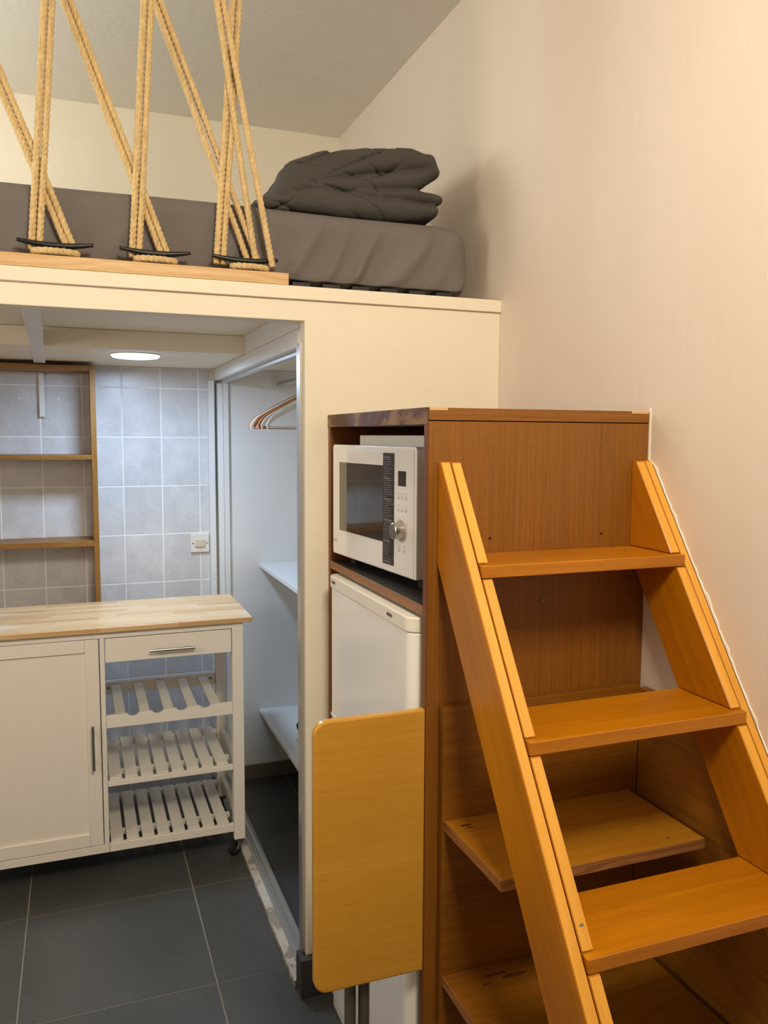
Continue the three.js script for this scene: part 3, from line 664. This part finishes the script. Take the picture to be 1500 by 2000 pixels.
// ---------------------------------------------------------------- kitchen cart
{
  const X0 = -1.69, X1 = -0.627, Zf = -0.885, Zb = -1.335, L = 0.043;
  const c = thing('kitchen_cart', 'white rolling kitchen cart with butcher block top and slatted shelves', 'kitchen cart', [-1.16, 0, -1.11]);
  part(c, 'worktop', B(X0 - 0.035, -0.593, 0.939, 0.959, -1.362, -0.868, { r: 0.003, s: 2 }), M.butcher, 'butcher block top with pale stripes');
  for (const [x, z] of [[X1 - L, Zf - L], [X1 - L, Zb], [X0, Zf - L], [X0, Zb]]) {
    part(c, 'leg', B(x, x + L, 0.07, 0.9388, z, z + L, { r: 0.002 }), M.cartWhite);
    const sx = 0.018, cx = x + L / 2, cz = z + L / 2, fork = part(c, 'caster', merge(uvg(cyl([cx, 0.052, cz], [cx, 0.07, cz], 0.016, 0.018, 18)), cyl2(cx + 0.006, 0.06, cz, cx - sx + 0.011, 0.027, cz + 0.013), cyl2(cx - 0.004, 0.06, cz - 0.004, cx - sx - 0.01, 0.027, cz - 0.0125)), M.darkSteel, 'grey swivel caster');
    const ax = [0.0062, 0, 0.0078], wheel = part(fork, 'wheel', uvg(cyl([cx - ax[0] - sx, 0.027, cz - ax[2]], [cx + ax[0] - sx, 0.027, cz + ax[2]], 0.027, 0.027, 28)), M.blackRubber);
    part(wheel, 'hub', uvg(cyl([cx - ax[0] * 1.15 - sx, 0.027, cz - ax[2] * 1.15], [cx + ax[0] * 1.15 - sx, 0.027, cz + ax[2] * 1.15], 0.012, 0.012, 18)), M.darkSteel);
  }
  part(c, 'top_rail', B(X0 + L, X1 - L, 0.9155, 0.9388, Zf - 0.02, Zf - 0.001), M.cartWhite);
  part(c, 'top_rail', B(X0 + L, X1 - L, 0.87, 0.9388, Zb + 0.002, Zb + 0.02), M.cartWhite);
  part(c, 'side_rail', B(X1 - 0.03, X1 - 0.012, 0.82, 0.9388, Zb + L, Zf - L), M.cartWhite);
  part(c, 'side_rail', B(X1 - 0.03, X1 - 0.012, 0.132, 0.17, Zb + L, Zf - L), M.cartWhite);
  part(c, 'bottom_rail', B(X0 + L, -1.1335, 0.104, 0.134, Zf - 0.02, Zf - 0.001), M.cartWhite);
  part(c, 'bottom_rail', B(X0 + L, X1 - L, 0.104, 0.134, Zb + 0.001, Zb + 0.02), M.cartWhite);
  // cupboard half
  part(c, 'partition_panel', B(-1.1505, -1.1335, 0.1345, 0.915, Zb + 0.02, Zf - 0.001), M.cartWhite);
  part(c, 'cupboard_side', B(X0 + 0.004, X0 + 0.02, 0.1345, 0.915, Zb + L, Zf - L), M.cartWhite);
  part(c, 'cupboard_back', B(X0 + L, -1.151, 0.1345, 0.869, Zb + 0.004, Zb + 0.012), M.cartWhite);
  part(c, 'cupboard_floor', B(X0 + L, -1.151, 0.135, 0.147, Zb + 0.013, Zf - 0.022), M.cartWhite);
  const dx0 = X0 + L + 0.002, dx1 = -1.1535, dy0 = 0.1365, dy1 = 0.9135, S = 0.047;
  const door = part(c, 'door', B(dx0 + S - 0.004, dx1 - S + 0.004, dy0 + S - 0.004, dy1 - S + 0.004, Zf - 0.017, Zf - 0.0085, { r: 0.0005 }), M.cartWhite, 'white recessed panel door');
  for (const [a, b] of [[dx0, dx0 + S], [dx1 - S, dx1]]) part(door, 'door_stile', B(a, b, dy0, dy1, Zf - 0.019, Zf - 0.0005, { r: 0.0015 }), M.cartWhite);
  for (const [a, b] of [[dy0, dy0 + S], [dy1 - S, dy1]]) part(door, 'door_rail', B(dx0 + S + 0.0003, dx1 - S - 0.0003, a, b, Zf - 0.019, Zf - 0.0005, { r: 0.0015 }), M.cartWhite);
  part(door, 'handle', merge(uvg(cyl([-1.181, 0.434, Zf + 0.026], [-1.181, 0.6, Zf + 0.026], 0.0055, 0.0055, 16), [0, 1, 0]), uvg(cyl([-1.181, 0.465, Zf - 0.001], [-1.181, 0.465, Zf + 0.026], 0.004, 0.004, 10)), uvg(cyl([-1.181, 0.57, Zf - 0.001], [-1.181, 0.57, Zf + 0.026], 0.004, 0.004, 10))), M.steel, 'brushed steel bar handle');
  // drawer
  const dr = part(c, 'drawer', B(-1.131, -0.6725, 0.824, 0.9125, Zf - 0.018, Zf - 0.0005, { r: 0.0015 }), M.cartWhite, 'white drawer front');
  part(dr, 'drawer_box', B(-1.12, -0.682, 0.83, 0.905, Zb + 0.04, Zf - 0.0185), M.cartWhite);
  part(dr, 'handle', merge(uvg(cyl([-0.976, 0.861, Zf + 0.026], [-0.812, 0.861, Zf + 0.026], 0.0055, 0.0055, 16)), uvg(cyl([-0.945, 0.861, Zf - 0.001], [-0.945, 0.861, Zf + 0.026], 0.004, 0.004, 10)), uvg(cyl([-0.843, 0.861, Zf - 0.001], [-0.843, 0.861, Zf + 0.026], 0.004, 0.004, 10))), M.steel, 'brushed steel bar handle');
  // bottle rack with scalloped rail
  const a0 = -1.1325, a1 = -0.6705;
  const rail = new THREE.Shape(); rail.moveTo(a0, 0.578); rail.lineTo(a1, 0.578); rail.lineTo(a1, 0.624);
  for (let k = 4; k >= 0; k--) { if (k === 0) break; const cx = -1.082 + 0.0885 * k - 0.0443; rail.lineTo(cx + 0.021, 0.624); rail.absarc(cx, 0.636, 0.0242, -0.52, Math.PI + 0.52, true); }
  rail.lineTo(a0, 0.624); rail.lineTo(a0, 0.578);
  const rack = part(c, 'bottle_rack', prismZ(rail, Zf - 0.018, Zf - 0.001, { bevel: 0.001, seg: 10 }), M.cartWhite, 'bottle rack with scalloped front rail');
  part(rack, 'back_rail', B(a0, -0.671, 0.572, 0.622, Zb + 0.002, Zb + 0.018), M.cartWhite);
  for (let k = 0; k < 5; k++) part(rack, 'rack_slat', B(-1.082 + 0.0885 * k - 0.0185, -1.082 + 0.0885 * k + 0.0185, 0.6, 0.6135, Zb + 0.018, Zf - 0.0185), M.cartSlat);
  for (const x of [-1.112, -0.69]) part(rack, 'screw', uvg(cyl([x, 0.6, Zb + 0.0175], [x, 0.6, Zb + 0.0195], 0.005, 0.005, 12)), M.darkSteel);
  for (const [ys, nm] of [[0.375, 'slatted shelf'], [0.1355, 'bottom slatted shelf']]) {
    const low = ys < 0.2;
    const sh = part(c, 'slatted_shelf', B(a0, a1, ys - (low ? 0.0315 : 0.02), ys - 0.0005, Zf - 0.02, Zf - 0.001), M.cartWhite, nm);
    part(sh, 'back_rail', B(a0, a1, ys - 0.02, ys - 0.0005, Zb + 0.021, Zb + 0.04), M.cartWhite);
    part(sh, 'cross_rail', B(a0, a1, ys - 0.018, ys - 0.0005, Zf - 0.12, Zf - 0.1), M.cartWhite);
    for (let k = 0; k < 8; k++) { const x = -1.128 + 0.0563 * k; part(sh, 'slat', B(x, x + 0.0445, ys, ys + 0.011, Zb + 0.02, Zf - 0.006), M.cartSlat); }
    if (!low) part(sh, 'side_rail', B(X1 - 0.03, X1 - 0.012, ys - 0.022, ys + 0.012, Zb + L, Zf - L), M.cartWhite);
  }
}

// ---------------------------------------------------------------- wall shelf, trunking, switch
{
  const x0 = -1.95, x1 = -1.128, z0 = ZB + 0.009, z1 = -1.455;
  const w = thing('wall_shelf', 'open brown wooden wall shelf fixed over the grey tiles', 'shelf', [-1.54, 0.72, -1.55]);
  part(w, 'post', B(x1 - 0.022, x1, 0.72, 1.938, z0, z1, { g: [0, 1, 0] }), M.kitchenShelf);
  part(w, 'post', B(x0, x0 + 0.022, 0.72, 1.938, z0, z1, { g: [0, 1, 0] }), M.kitchenShelf);
  for (const [a, b] of [[1.917, 1.938], [1.548, 1.568], [1.181, 1.204], [0.8, 0.82]]) part(w, 'shelf_board', B(x0 + 0.0222, x1 - 0.0222, a, b, z0, z1, {}), M.kitchenShelf);
}
{
  const t = thing('cable_trunking', 'short white plastic cable trunking running down the tiles', 'cable trunking', [-1.342, 1.726, -1.63]);
  part(t, 'channel', B(-1.354, -1.33, 1.726, 1.916, ZB + 0.0088, ZB + 0.024, { r: 0.0015 }), M.plasticWhite);
  part(t, 'cover', B(-1.352, -1.332, 1.728, 1.916, ZB + 0.024, ZB + 0.027, { r: 0.001 }), M.plasticWhite);
}
{
  const s = thing('light_switch', 'cream wall switch on the grey tiles beside the closet', 'switch', [-0.684, 1.11, -1.63]);
  part(s, 'plate', B(-0.727, -0.641, 1.11, 1.197, ZB + 0.0088, ZB + 0.02, { r: 0.004, s: 2 }), M.switchCream);
  part(s, 'rocker', B(-0.706, -0.662, 1.136, 1.171, ZB + 0.02, ZB + 0.027, { r: 0.003, s: 2 }), M.switchKey, 'beige rocker');
  for (const x of [-0.716, -0.652]) part(s, 'screw', cyl([x, 1.1535, ZB + 0.02], [x, 1.1535, ZB + 0.0215], 0.003, 0.003, 10), M.darkSteel);
}

// ---------------------------------------------------------------- closet
{
  const r = thing('clothes_rod', 'metal clothes rod carrying the hangers in the closet', 'rod', [-0.315, 1.89, -0.84]);
  part(r, 'rod', uvg(cyl([-0.315, 1.89, -1.597], [-0.315, 1.89, -0.09], 0.0125, 0.0125, 20), [0, 0, 1]), M.steel);
  part(r, 'flange', uvg(cyl([-0.315, 1.89, -1.599], [-0.315, 1.89, -1.587], 0.025, 0.025, 20)), M.plasticWhite);
  part(r, 'flange', uvg(cyl([-0.315, 1.89, -0.1], [-0.315, 1.89, -0.089], 0.025, 0.025, 20)), M.plasticWhite);
}
function hanger(mat, white) {
  const g = new THREE.Group();
  const add = (n, geo, m, lab) => { const o = shadowed(new THREE.Mesh(geo, m)); o.name = n; g.add(o); if (lab) o.userData.label = lab; };
  const sh = new THREE.Shape(), W = 0.222, up = [], dn = [];
  for (let k = -20; k <= 20; k++) { const t = k / 20, a = Math.abs(t), y = -0.115 * Math.pow(a, 1.12) - 0.02 * Math.pow(Math.max(0, a - 0.86) / 0.14, 2); up.push([W * t, y]); dn.push([W * t * 0.985, y - (0.028 - 0.009 * a)]); }
  [...up, ...dn.reverse()].forEach(([x, y], i) => (i ? sh.lineTo(x, y) : sh.moveTo(x, y)));
  const th = white ? 0.009 : 0.02;
  add('shoulder', prismZ(sh, -th / 2, th / 2, { bevel: 0.003, g: [1, 0, 0] }), mat);
  add('bar', uvg(cyl([-0.2, -0.145, 0], [0.2, -0.145, 0], white ? 0.0035 : 0.0055, white ? 0.0035 : 0.0055, 12)), mat);
  const hp = [[0, -0.006, 0], [0, 0.028, 0]]; for (let k = 0; k <= 12; k++) { const a = -Math.PI / 2 + k / 12 * 4.3; hp.push([0.0165 * Math.cos(a) * (k === 0 ? 0 : 1), 0.058 + 0.0165 * Math.sin(a), 0]); }
  add('hook', uvg(sweep(hp.filter((_, i) => i !== 2), 0.0018, { rad: 8, seg: 40 })), M.steel, 'thin metal hook');
  return g;
}
{
  const wood = hanger(M.hangerWood, false), white = hanger(M.plasticWhite, true);
  const list = [[wood, -1.22, 0.1], [white, -1.16, -0.04], [wood, -1.1, -0.03], [wood, -1.03, 0.06], [white, -0.94, -0.06], [white, -0.86, 0.04]];
  list.forEach(([src, z, t], i) => {
    const o = src.clone(); o.name = numbered('clothes_hanger'); scene.add(o);
    o.position.set(-0.315, 1.8295, z); o.rotation.y = t;
    const w = src === wood;
    tag(o, [
      'brown wooden clothes hanger hung nearest the closet back wall',
      'white plastic clothes hanger between two brown wooden hangers',
      'brown wooden clothes hanger beside the single white hanger',
      'brown wooden clothes hanger beside the pair of white hangers',
      'white plastic clothes hanger between a wooden and a white hanger',
      'white plastic clothes hanger hung farthest from the closet back wall'][i], 'hanger', w ? 'wooden hangers on the closet rod' : 'white hangers on the closet rod');
  });
}
solo('closet_shelf', B(-0.412, -0.001, 1.032, 1.05, -1.5995, -0.0885, { r: 0.001 }), M.melamine, 'upper white closet shelf below the hangers', 'shelf');
solo('closet_shelf', B(-0.418, -0.001, 0.321, 0.339, -1.5995, -0.0885, { r: 0.001 }), M.melamine, 'lower white closet shelf carrying a cloth bag', 'shelf');
{
  const b = thing('cloth_bag', 'white cloth bag with navy trim on the lower closet shelf', 'bag', [-0.27, 0.339, -0.98]);
  let g = new THREE.SphereGeometry(1, 48, 32); const p = g.attributes.position, v = V3();
  for (let i = 0; i < p.count; i++) {
    v.fromBufferAttribute(p, i); const k = 0.9 + 0.22 * (n3(v.x * 2.2 + 5, v.y * 2.2 + 5, v.z * 2.2 + 5, 3) - 0.5) + 0.08 * (n3(v.x * 7 + 9, v.y * 7 + 9, v.z * 7 + 9, 4) - 0.5);
    p.setXYZ(i, -0.27 + v.x * k * 0.125, Math.max(0.3395, 0.41 + v.y * k * 0.09), -0.98 + v.z * k * 0.14);
  }
  g.computeVertexNormals();
  part(b, 'bag_body', uvg(g.toNonIndexed()), M.cloth);
  const knot = (x, y, z, r, s) => { const q = new THREE.IcosahedronGeometry(r, 3), a = q.attributes.position; for (let i = 0; i < a.count; i++) { const k = 0.8 + 0.5 * n3(a.getX(i) * 60 + 9, a.getY(i) * 60 + 9, a.getZ(i) * 60 + 9, s); a.setXYZ(i, x + a.getX(i) * k * 0.8, y + a.getY(i) * k, z + a.getZ(i) * k); } q.computeVertexNormals(); return uvg(q); };
  part(b, 'navy_bow', knot(-0.366, 0.462, -0.99, 0.027, 7), M.navy, 'navy fabric bow');
  part(b, 'navy_bow', knot(-0.352, 0.515, -1.0, 0.02, 8), M.navy, 'navy fabric bow');
}
{
  const r = thing('shelf_rail', 'slotted metal shelf rail on the inner side of the partition', 'rail', [-0.575, 1.06, -0.1]);
  part(r, 'channel', B(-0.59, -0.566, 1.06, 1.75, -0.1, -0.0885, { r: 0.001 }), M.aluminium);
  for (let y = 1.1; y < 1.74; y += 0.05) part(r, 'slot', B(-0.582, -0.574, y, y + 0.022, -0.1012, -0.0998, { r: 0 }), M.black);
}
renderer.render(scene, camera);
